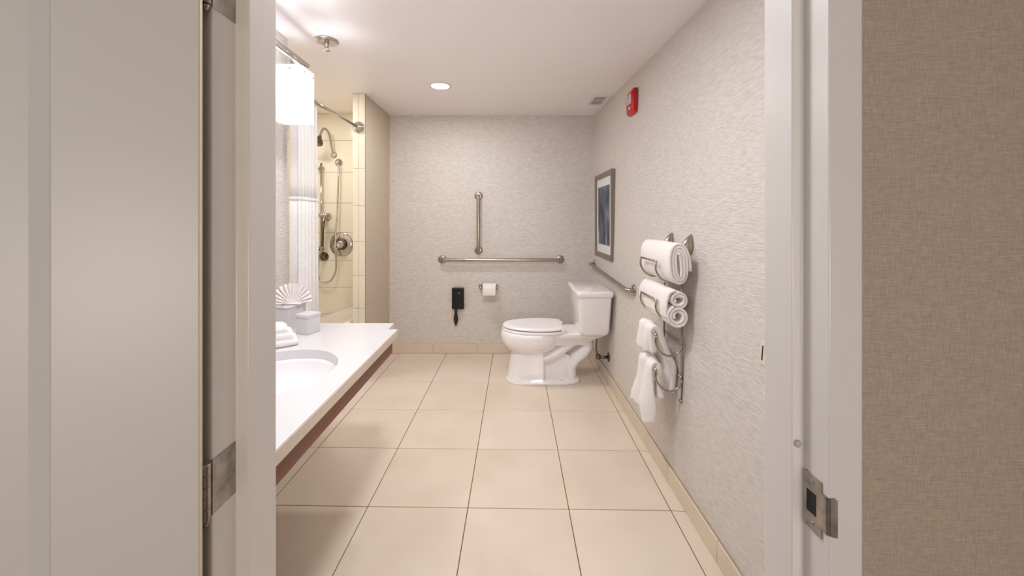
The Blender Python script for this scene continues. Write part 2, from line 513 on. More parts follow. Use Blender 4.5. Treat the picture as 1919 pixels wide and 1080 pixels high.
cn = empty('vanity_counter', (-.9, 1.39, ZT - TK), 'long white vanity counter with an oval sink cut-out', 'counter')
link('worktop', bm, COUNTER, cn)
link('front_edge', bx(XF - .0005, XF + .0015, .70, 1.962, ZT - TK - .002, ZT - .0035), COUNTEREDGE, cn)
ap = empty('vanity_apron', (-.6, 1.39, ZT - .09), 'dark reddish brown wooden apron under the white vanity counter', 'cabinet')
link('front_panel', bx(-.585, -.567, .70, 1.885, ZT - .092, ZT - TK - .0025), WOOD, ap, bevel=.001)
link('end_panel', bx(XL + .002, -.586, 1.866, 1.884, ZT - .092, ZT - TK - .0025), WOOD, ap, bevel=.001)
# undermounted basin
sk = empty('sink_basin', (cx, cy, ZT - .16), 'white oval undermounted sink basin in the vanity counter', 'sink')
rings = []
for s, d in ((1.04, .0375), (.985, .038), (.975, .05), (.95, .075), (.88, .11), (.72, .145), (.45, .162), (.12, .168)):
    rings.append([(cx + rx * s * math.cos(a * 2 * PI / 48), cy + ry * s * math.sin(a * 2 * PI / 48), ZT - d) for a in range(48)])
bm = bmesh.new(); loft(bm, rings, cap=False)
bm.faces.new([v for v in bm.verts][-48:])
link('bowl', bm, PORC, sk, smooth=True, solid=.0)
link('drain', lathe(bmesh.new(), [(.028, 0), (.03, .002), (.022, .003), (.018, .001)], (cx, cy, ZT - .1675), (0, 0, 1), 24), CHROME, sk, smooth=True)

# ---------------------------------------------------------------- vanity wall light
vl = empty('vanity_light', (XL, 1.6, 1.95), 'lit wall light of frosted white box shades on a chrome bar', 'wall light')
link('backplate', bx(XL + .001, XL + .022, 1.35, 1.75, 1.98, 2.10), CHROME, vl, bevel=.003)
link('bar', bx(-1.105, -1.080, .95, 2.095, 2.128, 2.146), CHROME, vl, bevel=.003)
link('lower_rail', bx(-1.045, -1.030, .95, 1.93, 2.072, 2.082), CHROME, vl, bevel=.002)
for y in (1.4, 1.7):
    link('arm', tube(bmesh.new(), [(XL + .02, y, 2.05), (-1.14, y, 2.09), (-1.095, y, 2.135)], .007), CHROME, vl, smooth=True)
shade_y = (1.02, 1.435, 1.85)
for y0 in shade_y:
    bm = bmesh.new()
    xa, xb, yb = -1.16, -1.0, y0 + .142
    # wrapped acrylic sheet: softly rounded rectangle in plan, open above and below
    pts = []
    r = .018
    for (qx, qy, a0) in ((xb - r, y0 + r, -90), (xb - r, yb - r, 0), (xa + r, yb - r, 90), (xa + r, y0 + r, 180)):
        for k in range(5):
            a = math.radians(a0 + k * 22.5)
            pts.append((qx + r * math.cos(a), qy + r * math.sin(a)))
    loft(bm, [[(a, b, h) for a, b in pts] for h in (1.792, 2.05)], cap=False)
    sh = link('shade', bm, SHADE, vl, solid=.003)
    for yy in (y0 + .03, y0 + .115):
        link('screw', lathe(bmesh.new(), [(.006, 0), (.006, .003), (.003, .005)], (xb + .001, yy, 2.025), (1, 0, 0), 12), CHROME, sh, smooth=True)
    link('screw', lathe(bmesh.new(), [(.006, 0), (.006, .003), (.003, .005)], (-1.05, y0 - .001, 2.030), (0, -1, 0), 12), CHROME, sh, smooth=True)
    link('bulb', lathe(bmesh.new(), [(.012, 0), (.022, .02), (.03, .045), (.03, .065), (.02, .085), (.006, .094)], (-1.08, y0 + .071, 2.0), (0, 0, -1), 20), BULB, vl, smooth=True)
    bm = bmesh.new(); box(bm, -1.105, -1.08, y0 + .055, y0 + .085, 2.03, 2.13)
    box(bm, -1.105, -1.005, y0 + .06, y0 + .08, 2.028, 2.036)
    link('bracket', bm, CHROME, vl)

# ---------------------------------------------------------------- shower: rod, curtain, tub, fixtures
XRD = -1.205
rod = empty('shower_rod', (XRD, 2.6, 2.04), 'chrome shower curtain rod with a round wall flange', 'curtain rod')
link('pole', tube(bmesh.new(), [(XRD - .018, YS - .0, 2.04), (XRD, YP - .01, 2.045)], .0115, 16), CHROME, rod, smooth=True)
link('flange', lathe(bmesh.new(), [(.046, 0), (.047, .004), (.038, .012), (.022, .018), (.017, .04), (.014, .042)], (XRD, YP - .0021, 2.045), (0, -1, 0), 28), CHROME, rod, smooth=True)
link('flange', lathe(bmesh.new(), [(.04, 0), (.041, .004), (.03, .010), (.02, .016), (.017, .03)], (XRD - .018, YS + .001, 2.04), (0, 1, 0), 28), CHROME, rod, smooth=True)

cur = empty('shower_curtain', (-1.21, 2.3, .3), 'white shower curtain bunched beside the vanity, waffle weave below', 'curtain')


def curtain(h0, h1, off, nh):
    bm = bmesh.new(); rows = []
    for j in range(nh + 1):
        h = h0 + (h1 - h0) * j / nh
        row = []
        for i in range(97):
            u = i / 96
            y = 2.172 + .235 * u + .008 * math.sin(u * 30 + h)
            amp = .030 + .006 * math.sin(h * 1.7)
            x = -1.215 + amp * math.sin(u * 2 * PI * 5.5 + .5 + .25 * math.sin(h * 1.3)) + off
            row.append((x, y, h))
        rows.append(row)
    loft(bm, rows, cap=False, closed=False)
    return bm


link('upper_panel', curtain(1.42, 2.0, 0, 6), CLOTH, cur, smooth=True, solid=.002)
link('lower_panel', curtain(.28, 1.42, 0, 10), WAFFLE, cur, smooth=True, solid=.003)
link('seam_band', curtain(1.41, 1.432, .0, 1), CLOTH, cur, smooth=True, solid=.006)
for k in range(7):
    y = 2.185 + k * .036
    pts = [(-1.217 + .021 * math.cos(a), y, 2.031 + .025 * math.sin(a)) for a in [q * 2 * PI / 16 for q in range(17)]]
    link('ring', tube(bmesh.new(), pts, .0016, 6, cap=False), CHROME, cur, smooth=True)

tub = empty('bathtub', (-1.65, 2.9, 0), 'white bathtub with a curved rim behind the vanity counter', 'bathtub')


def tubring(x0, x1, y0, y1, r, z, lift):
    pts = []
    for (qx, qy, a0) in ((x1 - r, y0 + r, -90), (x1 - r, y1 - r, 0), (x0 + r, y1 - r, 90), (x0 + r, y0 + r, 180)):
        for k in range(9):
            a = math.radians(a0 + k * 11.25)
            x = qx + r * math.cos(a); y = qy + r * math.sin(a)
            f = max(0, min(1, (x + 1.95) / .55))
            pts.append((x, y, z + lift * (f * f * (3 - 2 * f))))
    # add in-between points along straight sides so that the lift reads
    out = []
    n = len(pts)
    for i in range(n):
        a = Vector(pts[i]); b = Vector(pts[(i + 1) % n]); out.append(a)
        if (b - a).length > .2:
            for k in range(1, 8):
                p = a.lerp(b, k / 8); f = max(0, min(1, (p.x + 1.95) / .55)); p.z = z + lift * (f * f * (3 - 2 * f)); out.append(p)
        else:
            pass
    return out


X0, X1, Y0, Y1 = XT + .006, -1.262, YS + .008, YT - .004
rings = [tubring(X0, X1, Y0, Y1, .01, 0.001, 0), tubring(X0, X1, Y0, Y1, .01, .30, .13), tubring(X0 + .004, X1 - .004, Y0 + .004, Y1 - .004, .012, .335, .14),
         tubring(X0 + .05, X1 - .05, Y0 + .06, Y1 - .05, .12, .34, .14), tubring(X0 + .08, X1 - .08, Y0 + .09, Y1 - .08, .14, .31, .10),
         tubring(X0 + .12, X1 - .12, Y0 + .15, Y1 - .18, .16, .12, 0)]
mn = min(len(r) for r in rings)
rings = [r for r in rings]
if len({len(r) for r in rings}) > 1:
    def resample(r, n=96):
        L = [0]; c = [Vector(p) for p in r] + [Vector(r[0])]
        for a, b in zip(c[:-1], c[1:]): L.append(L[-1] + (b - a).length)
        out = []; j = 0
        for k in range(n):
            d = L[-1] * k / n
            while L[j + 1] < d: j += 1
            out.append(c[j].lerp(c[j + 1], (d - L[j]) / max(1e-9, L[j + 1] - L[j])))
        return out
    rings = [resample(r) for r in rings]
bm = bmesh.new(); loft(bm, rings)
link('shell', bm, TUBM, tub, smooth=True)

YW = YT - .002   # face of the shower tiles


def SH(px, py, out=0.0):
    return U(px, py, YW - out)


sh = empty('overhead_shower', SH(626, 290), 'chrome shower head on a curved arm above the hand shower', 'shower head')
link('arm_flange', lathe(bmesh.new(), [(.030, 0), (.030, .004), (.018, .012), (.012, .014)], SH(626, 291), (0, -1, 0)), CHROME, sh, smooth=True)
armp = arcpts([SH(626, 291), SH(622, 278, .05), SH(617, 252, .09), SH(608, 241, .13), SH(602, 248, .17), SH(600, 256, .19)])
link('arm', tube(bmesh.new(), armp, .0105, 14), CHROME, sh, smooth=True)
ax = Vector((-.15, -.55, -.8)).normalized()
hp = armp[-1] - ax * .005
link('head', lathe(bmesh.new(), [(.012, 0), (.018, .01), (.02, .02), (.036, .04), (.052, .065), (.054, .078), (.05, .082)], hp, ax, 28), GLASSHEAD, sh, smooth=True)

vt_ = empty('shower_valve', SH(640, 458), 'round chrome shower valve plate with a lever handle', 'shower valve')
link('plate', lathe(bmesh.new(), [(.113, 0), (.114, .004), (.108, .010), (.07, .016), (.05, .018), (.048, .016)], SH(640, 458), (0, -1, 0), 48), CHROME, vt_, smooth=True)
link('collar', lathe(bmesh.new(), [(.050, .0), (.050, .03), (.044, .034), (.04, .03)], SH(640, 458, .012), (0, -1, 0), 32), GLASSHEAD, vt_, smooth=True)
link('knob', lathe(bmesh.new(), [(.036, 0), (.036, .035), (.03, .043), (.02, .046), (.018, .043)], SH(640, 458, .03), (0, -1, 0), 32), CHROME, vt_, smooth=True)
link('lever', tube(bmesh.new(), [SH(641, 457, .06), SH(634, 463, .085), SH(629, 470, .09)], [.009, .007, .006], 12), CHROME, vt_, smooth=True)

hs_ = empty('hand_shower', SH(605, 400), 'chrome hand shower on a vertical slide bar with a looping hose', 'hand shower')
link('slide_bar', tube(bmesh.new(), [SH(602, 306, .055), SH(602, 476, .055)], .011, 16), CHROME, hs_, smooth=True)
for py in (316, 466):
    link('bar_mount', lathe(bmesh.new(), [(.028, 0), (.028, .006), (.014, .014), (.013, .06), (.011, .066)], SH(602, py), (0, -1, 0)), CHROME, hs_, smooth=True)
cr = link('cradle', lathe(bmesh.new(), [(.016, 0), (.022, .01), (.022, .05), (.016, .06)], SH(598, 404, .07), (1, 0, .1), 20), CHROME, hs_, smooth=True)
link('sprayer_head', lathe(bmesh.new(), [(.014, 0), (.02, .01), (.036, .03), (.040, .046), (.036, .05)], SH(609, 405, .10), (.75, -.5, -.25), 24), CHROME, hs_, smooth=True)
link('sprayer_grip', tube(bmesh.new(), [SH(608, 404, .09), SH(605, 430, .09), SH(604, 462, .088)], [.014, .011, .012], 14), GLASSHEAD, hs_, smooth=True)
link('supply_elbow', lathe(bmesh.new(), [(.036, 0), (.037, .004), (.030, .012), (.018, .018), (.016, .04), (.010, .045)], SH(635, 305), (0, -1, 0), 28), CHROME, hs_, smooth=True)
link('bar_outlet', lathe(bmesh.new(), [(.042, 0), (.042, .006), (.026, .016), (.022, .045), (.017, .05)], SH(608, 481), (0, -1, 0), 28), GLASSHEAD, hs_, smooth=True)
hose = arcpts([SH(635, 308, .04), SH(634, 340, .05), SH(632, 400, .05), SH(629, 440, .05), SH(630, 490, .05), SH(628, 512, .05), SH(617, 528, .05), SH(603, 527, .05), SH(596, 515, .06), SH(598, 480, .08), SH(604, 462, .088)], 10)
link('hose', tube(bmesh.new(), hose, .0078, 10), CHROME, hs_, smooth=True)

# ---------------------------------------------------------------- ceiling things
p = Vector((-1.03, 2.184, ZC))
spk = empty('ceiling_sprinkler', p, 'chrome fire sprinkler with a round plate on the white ceiling', 'sprinkler')
link('escutcheon', lathe(bmesh.new(), [(.064, 0), (.065, .004), (.058, .010), (.03, .014), (.02, .010)], p, (0, 0, -1), 32), CHROME, spk, smooth=True)
link('body', lathe(bmesh.new(), [(.012, .005), (.012, .03), (.008, .034), (.007, .040)], p, (0, 0, -1), 16), CHROME, spk, smooth=True)
bm = bmesh.new()
for s in (-1, 1): tube(bm, [p + Vector((s * .010, 0, -.03)), p + Vector((s * .013, 0, -.042)), p + Vector((s * .004, 0, -.056))], .0022, 8)
link('yoke', bm, CHROME, spk, smooth=True)
link('deflector', lathe(bmesh.new(), [(.016, 0), (.018, .0015), (.006, .004)], p + Vector((0, 0, -.056)), (0, 0, -1), 20), CHROME, spk, smooth=True)

p = Vector((-.515, 2.92, ZC))
dl = empty('ceiling_downlight', p, 'small round recessed downlight glowing in the ceiling', 'ceiling light')
bm = bmesh.new()
R = [[p + Vector((r * math.cos(a * 2 * PI / 40), r * math.sin(a * 2 * PI / 40), -d)) for a in range(40)] for r, d in ((.086, 0), (.085, .005), (.070, .007), (.066, .002))]
loft(bm, R, cap=False)
link('trim_ring', bm, WHITEPL, dl, smooth=True)
link('lens', lathe(bmesh.new(), [(.066, .001), (.066, .0035)], p, (0, 0, -1), 40), DIFF, dl)

vn = empty('ceiling_vent', (.775, 3.265, ZC), 'small white exhaust grille on the ceiling by the right wall', 'vent')
bm = bmesh.new()
x0, x1, y0, y1 = .697, .852, 3.135, 3.40
z0, z1 = ZC - .008, ZC - .0005
box(bm, x0, x0 + .018, y0, y1, z0, z1); box(bm, x1 - .035, x1, y0, y1, z0, z1)
box(bm, x0 + .018, x1 - .035, y0, y0 + .03, z0, z1); box(bm, x0 + .018, x1 - .035, y1 - .03, y1, z0, z1); box(bm, x0 + .018, x1 - .035, 3.262, 3.276, z0, z1)
link('frame', bm, WHITEPL, vn)
link('shadow_gap', bx(x0 + .01, x1 - .03, y0 + .02, y1 - .02, ZC - .0025, ZC - .0004), mat('vent_dark', (38, 36, 38), .9), vn)
bm = bmesh.new()
for k in range(9):
    xx = x0 + .022 + k * .0115
    for a, b in ((y0 + .03, 3.262), (3.276, y1 - .03)):
        box(bm, xx, xx + .0042, a, b, ZC - .007, ZC - .0026)
link('slats', bm, WHITEPL, vn)

# fire alarm strobe
yn, yf = 2.60, 2.735
h0, h1 = 2.03, 2.20
xw = XR(2.67, 2.1) - .001
al = empty('fire_alarm', (xw, (yn + yf) / 2, h0), 'red fire alarm box with a clear strobe high on the right wall', 'fire alarm')
bm = bmesh.new()
prof = [(xw, h0 + .004), (xw - .022, h0), (xw - .036, h0 + .018), (xw - .040, h1 - .03), (xw - .026, h1 - .002), (xw, h1)]
rr = []
for y, s in ((yn, .90), (yn + .008, 1.0), (yf - .008, 1.0), (yf, .90)):
    rr.append([(xw - (xw - a) * (1 if s == 1 else .8), y, (h0 + h1) / 2 + (b - (h0 + h1) / 2) * (1 if s == 1 else .96)) for a, b in prof])
loft(bm, rr)
link('housing', bm, RED, al, bevel=.003)
link('strobe_lens', bx(xw - .062, xw - .038, yn + .03, yn + .09, h0 + .075, h0 + .125), LENS, al, bevel=.008)
link('strobe_base', bx(xw - .046, xw - .036, yn + .024, yn + .096, h0 + .069, h0 + .131), WHITEPL, al, bevel=.002)
link('sounder_plate', bx(xw - .0405, xw - .037, yn + .045, yn + .07, h0 + .03, h0 + .05), WHITEPL, al, bevel=.001)

# ---------------------------------------------------------------- framed picture on the right wall
ya, yb, h0, h1 = 3.05, 3.63, 0.968, 1.706
xw = XR(3.05, 1.7) - .001; xf = xw - .034
pc = empty('framed_picture', (xw, 3.34, h0), 'framed blue-grey abstract print in a taupe frame by the corner', 'picture')
bm = bmesh.new(); fw = .042
outer_ = [(ya, h0), (yb, h0), (yb, h1), (ya, h1)]; inner_ = [(ya + fw, h0 + fw), (yb - fw, h0 + fw), (yb - fw, h1 - fw), (ya + fw, h1 - fw)]
V = [[bm.verts.new((x, a, b)) for a, b in q] for x, q in ((xw, outer_), (xf, outer_), (xf + .004, inner_), (xf + .016, inner_))]
for q in range(3):
    for i in range(4): bm.faces.new((V[q][i], V[q][(i + 1) % 4], V[q + 1][(i + 1) % 4], V[q + 1][i]))
link('frame', bm, FRAMEM, pc)
link('mat_board', bx(xf + .013, xf + .015, ya + fw - .002, yb - fw + .002, h0 + fw - .002, h1 - fw + .002), MATBOARD, pc)
art = mat('abstract_print', (90, 95, 110), .5)
nt = art.node_tree; N = nt.nodes; L = nt.links
tc = N.new('ShaderNodeTexCoord'); mp = N.new('ShaderNodeMapping'); mp.inputs['Scale'].default_value = (1, 9, 3.2); mp.inputs['Rotation'].default_value = (.5, 0, 0)
no = N.new('ShaderNodeTexNoise'); no.inputs['Scale'].default_value = 1.0; no.inputs['Detail'].default_value = 6; no.inputs['Distortion'].default_value = .8
rp = N.new('ShaderNodeValToRGB')
e = rp.color_ramp.elements; e[0].position = .32; e[0].color = lin((30, 32, 46)); e[1].position = .72; e[1].color = lin((206, 208, 214))
q = e.new(.48); q.color = lin((70, 78, 100)); q = e.new(.6); q.color = lin((118, 122, 136))
L.new(tc.outputs['Object'], mp.inputs[0]); L.new(mp.outputs[0], no.inputs[0]); L.new(no.outputs['Fac'], rp.inputs[0]); L.new(rp.outputs[0], N['Principled BSDF'].inputs['Base Color'])
link('print', bx(xf + .0115, xf + .0129, ya + .095, yb - .095, h0 + .115, h1 - .115), art, pc)

# ---------------------------------------------------------------- grab bars


def grab_bar(label, pa, pb, nrm, r=.016, off=.05, fl=.040):
    pa, pb, nv = Vector(pa), Vector(pb), Vector(nrm).normalized()
    d = (pb - pa).normalized()
    o = empty('grab_bar', (pa + pb) / 2, label, 'grab bar', 'chrome grab bars round the toilet')
    a1, b1 = pa + nv * off, pb + nv * off
    pts = arcpts([pa, pa + nv * (off * .55) + d * .002, pa + nv * (off * .93) + d * .016, a1 + d * .042], 6)
    pts += arcpts([b1 - d * .042, pb + nv * (off * .93) - d * .016, pb + nv * (off * .55) - d * .002, pb], 6)
    link('rail', tube(bmesh.new(), pts, r, 18), NICKEL, o, smooth=True)
    for q in (pa, pb):
        link('flange', lathe(bmesh.new(), [(fl, 0), (fl, .005), (fl * .85, .010), (fl * .55, .013), (r, .013)], q, nv, 28), NICKEL, o, smooth=True)
    return o


BK = (0, -1, 0)
grab_bar('long horizontal chrome grab bar on the back wall', (-.640, YB, .913), (.508, YB, .913), BK)
grab_bar('short vertical chrome grab bar on the back wall', (-.286, YB, 1.532), (-.286, YB, 1.002), BK, r=.017)
grab_bar('chrome grab bar on the right wall above the toilet tank', (XR(3.60, .87), 3.66, .882), (XR(2.53, .83), 2.535, .833), (-1, 0, 0))

# ---------------------------------------------------------------- toilet paper
th = empty('toilet_paper_holder', (-.2, YB, .64), 'small chrome toilet paper holder on the back wall', 'holder')
pa = Vector(((901 - 952) / 192.3, YB, 1.3 - (536 - 412) / 192.3)); pb = Vector(((932 - 952) / 192.3, YB, 1.3 - (537 - 412) / 192.3))
link('mount', bx(pa.x - .018, pa.x + .018, YB - .012, YB, pa.z - .022, pa.z + .022), CHROME, th, bevel=.003)
link('mount', bx(pb.x - .010, pb.x + .010, YB - .012, YB, pb.z - .020, pb.z + .020), CHROME, th, bevel=.003)
rz = pa.z - .015; ryy = YB - .068
link('post', tube(bmesh.new(), [(pa.x, YB - .01, pa.z), (pa.x, ryy, rz)], .008), CHROME, th, smooth=True)
link('post', tube(bmesh.new(), [(pb.x, YB - .01, pb.z), (pb.x, ryy, rz)], .008), CHROME, th, smooth=True)
link('spindle', tube(bmesh.new(), [(pa.x, ryy, rz), (pb.x, ryy, rz)], .009), CHROME, th, smooth=True)
rl = empty('toilet_paper_roll', (-.17, ryy, rz - .05), 'white toilet paper roll on its chrome holder', 'toilet paper')
bm = bmesh.new(); ra, rb = pa.x + .026, pb.x - .014
R = []
for x, r in ((ra, .020), (ra, .052), (rb, .052), (rb, .020)):
    R.append([(x, ryy + r * math.cos(k * 2 * PI / 32), rz + r * math.sin(k * 2 * PI / 32)) for k in range(32)])
R.append(R[0]); loft(bm, R, cap=False); bmesh.ops.remove_doubles(bm, verts=bm.verts, dist=1e-5)
link('roll', bm, PAPER, rl)
bm = bmesh.new(); loft(bm, [[(x, ryy - .0535, rz + .01), (x, ryy - .0545, rz - .03), (x, ryy - .052, rz - .055), (x, ryy - .050, rz - .055), (x, ryy - .051, rz - .03), (x, ryy - .051, rz + .01)] for x in (ra + .001, rb - .001)])
link('loose_sheet', bm, PAPER, rl)

# ---------------------------------------------------------------- black caddy with brush
def BW(px, py, out=0): return Vector(((px - 952) * YB / F, YB - out, H - (py - 412) * YB / F))


a = BW(848, 539); b = BW(870, 578)
bc = empty('black_wall_holder', (a.x + .05, YB, b.z), 'black wall box with a dark handle hanging below it', 'wall holder')
link('case', bx(a.x, b.x, YB - .045, YB, b.z, a.z), BLACK, bc, bevel=.005)
link('badge', bx(a.x + .058, a.x + .082, YB - .0462, YB - .0445, a.z - .052, a.z - .042), NICKEL, bc)
link('cap_line', bx(a.x + .004, b.x - .004, YB - .0465, YB - .044, a.z - .022, a.z - .018), mat('black_gloss', (40, 34, 36), .2), bc)
q = BW(855, 578, .025)
hd = link('handle', lathe(bmesh.new(), [(.012, 0), (.014, .015), (.011, .032), (.013, .045), (.019, .075), (.022, .10), (.018, .125), (.009, .15), (.004, .165)], q, (0, 0, -1), 20), BLACK, bc, smooth=True)
link('ferrule', lathe(bmesh.new(), [(.0135, 0), (.0155, .006), (.0135, .014)], q - Vector((0, 0, .016)), (0, 0, -1), 20), mat('bronze', (92, 70, 54), .3, .8), hd, smooth=True)

# ---------------------------------------------------------------- toilet
TY = 3.14
T0 = -.05
tl = empty('toilet', (T0 + .35, TY, 0), 'white two-piece toilet with closed lid by the right wall', 'toilet')


def egg(u0, u1, rv, h, n=40, sq=2.0, back=None):
    """egg outline, nose at u0"""
    c = u0 + (u1 - u0) * .56
    out = []
    for k in range(n):
        a = k * 2 * PI / n
        ca, sa = math.cos(a), math.sin(a)
        e = 2.0 / sq
        x = math.copysign(abs(ca) ** e, ca); y = math.copysign(abs(sa) ** e, sa)
        ru = (c - u0) if x < 0 else (u1 - c)
        out.append((T0 + c + ru * x, TY + rv * y, h))
    return out


# bowl
bm = bmesh.new()
loft(bm, [egg(.10, .36, .09, .18), egg(.085, .385, .10, .235), egg(.055, .42, .135, .255), egg(.022, .45, .168, .285), egg(-.006, .475, .190, .33),
          egg(-.008, .485, .196, .37), egg(-.004, .49, .196, .398), egg(.004, .485, .19, .406), egg(.06, .43, .13, .406)])
link('bowl', bm, PORC, tl, smooth=True)
# pedestal front block
bm = bmesh.new()


def blk(u0, u1, rv, h, r=.10):
    pts = []
    for k in range(15):
        a = PI / 2 + PI * k / 14
        pts.append((T0 + u0 + r + r * math.cos(a), TY + rv * math.sin(a), h))
    pts += [(T0 + u1, TY - rv, h), (T0 + u1, TY + rv, h)]
    return pts


loft(bm, [blk(.030, .335, .130, 0.0, .15), blk(.032, .335, .128, .016, .15), blk(.045, .333, .120, .03, .14), blk(.055, .332, .115, .12, .13), blk(.068, .332, .112, .20, .12), blk(.085, .332, .11, .25, .12)])
link('pedestal', bm, PORC, tl, bevel=.006, bseg=3)
# foot
bm = bmesh.new()
loft(bm, [egg(.04, .632, .132, 0.0, sq=3.2), egg(.042, .630, .130, .018, sq=3.2), egg(.055, .618, .118, .030, sq=3.2), egg(.10, .57, .09, .034, sq=3)])
link('foot', bm, PORC, tl, smooth=True)
# trapway
bm = bmesh.new()


def tp(u, h, v=0): return (T0 + u, TY + v, h)



tr = arcpts([tp(.26, .185), tp(.36, .195), tp(.45, .235), tp(.54, .305), tp(.61, .335), tp(.67, .325), tp(.695, .285), tp(.665, .235), tp(.60, .175), tp(.560, .115), tp(.558, .06), tp(.56, .012)], 8)
nT = len(tr)
tube(bm, tr, [.055 - .006 * (i / nT) for i in range(nT)], 20)
for v in bm.verts: v.co.y = TY + (v.co.y - TY) * 1.65
link('trapway', bm, PORC, tl, smooth=True)
bm = bmesh.new()
prism(bm, [(T0 + .30, .02), (T0 + .56, .02), (T0 + .56, .14), (T0 + .55, .20), (T0 + .48, .235), (T0 + .42, .22), (T0 + .30, .24)], TY - .04, TY + .04, 'y')
link('web', bm, PORC, tl, bevel=.01, bseg=3)
# deck under the tank
bm = bmesh.new()


def deck(u0, u1, a, b, h):
    return [tp(u0, h, -a), tp(u1, h, -b), tp(u1, h, b), tp(u0, h, a)]


loft(bm, [deck(.40, .66, .11, .08, .30), deck(.40, .74, .135, .11, .355), deck(.40, .80, .145, .14, .385), deck(.40, .80, .145, .14, .408)])
link('deck', bm, PORC, tl, bevel=.012, bseg=4)
# seat and lid


def seatring(u0, rv, h, cut=.487, s=1.0):
    pts = egg(u0, .56, rv, h, 48, 2.1)
    return [(min(x, T0 + cut), y, z) for x, y, z in pts]


bm = bmesh.new(); loft(bm, [seatring(.006, .186, .408), seatring(.002, .190, .412), seatring(.002, .190, .424), seatring(.006, .186, .428)])
link('seat', bm, SEATP, tl, bevel=.0)
bm = bmesh.new(); loft(bm, [seatring(.016, .176, .4345), seatring(.008, .184, .437), seatring(.008, .184, .446), seatring(.016, .176, .453), seatring(.05, .15, .4565, .47)])
link('lid', bm, SEATP, tl)
for s in (-1, 1):
    bm = bmesh.new(); box(bm, T0 + .475, T0 + .505, TY + s * .09 - .022, TY + s * .09 + .022, .405, .446)
    link('hinge', bm, SEATP, tl, bevel=.006, bseg=3)
link('hinge_bar', bx(T0 + .470, T0 + .490, TY - .15, TY + .15, .409, .440), SEATP, tl, bevel=.005, bseg=2)
# tank


def tk(x0, x1, w, h, r=.03, bow=.02):
    pts = []
    for (qx, qy, a0) in ((x1 - r, -w + r, -90), (x1 - r, w - r, 0), (x0 + r, w - r, 90), (x0 + r, -w + r, 180)):
        for k in range(5):
            a = math.radians(a0 + 22.5 * k)
            pts.append((qx + r * math.cos(a), TY + .02 + qy + r * math.sin(a), h))
    return pts


bm = bmesh.new()
loft(bm, [tk(.575, .765, .205, .402, .04), tk(.558, .775, .222, .418, .04), tk(.552, .780, .232, .44, .035), tk(.538, .796, .243, .706, .03)])
link('tank', bm, PORC, tl, smooth=True).data.set_sharp_from_angle(angle=math.radians(50))
bm = bmesh.new()
loft(bm, [tk(.530, .803, .250, .7075, .03), tk(.525, .806, .255, .713, .03), tk(.525, .806, .255, .738, .03), tk(.529, .803, .251, .748, .03), tk(.542, .790, .238, .753, .03)])
link('tank_lid', bm, PORC, tl, smooth=True).data.set_sharp_from_angle(angle=math.radians(60))
for u_ in (.56,):
    link('bolt_cap', lathe(bmesh.new(), [(.014, 0), (.013, .008), (.006, .014)], (T0 + .48, TY - .098, .032), (0, 0, 1), 16), SEATP, tl, smooth=True)
# supply valve
xw = XR(2.98, .2)
sv = empty('supply_valve', (xw, 2.99, .21), 'small dark chrome water valve on the wall behind the toilet', 'valve')
link('wall_flange', lathe(bmesh.new(), [(.036, 0), (.034, .006), (.012, .012)], (xw, 3.06, .205), (-1, 0, 0), 24), GLASSHEAD, sv, smooth=True)
link('stem', tube(bmesh.new(), [(xw - .005, 3.06, .205), (xw - .075, 3.06, .205)], .012, 14), GLASSHEAD, sv, smooth=True)
link('valve_body', lathe(bmesh.new(), [(.016, 0), (.02, .006), (.02, .03), (.016, .036)], (xw - .085, 3.06, .190), (0, 0, 1), 16), GLASSHEAD, sv, smooth=True)
link('hose', tube(bmesh.new(), arcpts([(xw - .085, 3.06, .222), (xw - .10, 3.06, .27), (xw - .095, 3.07, .33), (xw - .10, 3.09, .402)]), .006, 10), GLASSHEAD, sv, smooth=True)

# ---------------------------------------------------------------- towel rack
RX, RY0, RY1 = .815, 1.80, 2.005
rk = empty('towel_rack', (RX, 1.85, .46), 'wall-mounted bronze nickel towel rack with curved cradles', 'towel rack')
for y in (RY0, RY1):
    link('upright', tube(bmesh.new(), [(RX, y, .441), (RX, y, 1.16)], .0055, 12), NICKEL, rk, smooth=True)
    xw = XR(y, 1.19)
    bm = bmesh.new()
    # teardrop finial, flattened against the wall
    n = Vector((-1, 0, 0)); rings = []
    for h_, w_, d_ in ((1.138, .003, -.022), (1.142, .010, -.010), (1.152, .017, .006), (1.166, .021, .016), (1.182, .021, .017), (1.198, .017, .010), (1.213, .011, -.002), (1.224, .006, -.014), (1.232, .002, -.024)):
        ring = []
        for k in range(20):
            a_ = k * 2 * PI / 20
            ring.append((RX + .006 - d_ * math.cos(a_) * .5 if False else (xw - .001 - max(0, math.cos(a_)) * (d_ + .028)), y + w_ * math.sin(a_), h_))
        rings.append(ring)
    loft(bm, rings)
    link('finial', bm, NICKEL, rk, smooth=True)
    bm = bmesh.new(); lathe(bm, [(.011, 0), (.010, .006), (.006, .012)], (XR(y, .45), y, .450), (-1, 0, 0), 16)
    tube(bm, [(XR(y, .45) - .005, y, .450), (RX - .004, y, .450)], .006, 10)
    lathe(bm, [(.004, 0), (.009, .004), (.009, .012), (.004, .016)], (RX, y, .436), (0, 0, 1), 14)
    link('lower_mount', bm, NICKEL, rk, smooth=True)
cr_h = (1.105, .925, .760, .597)
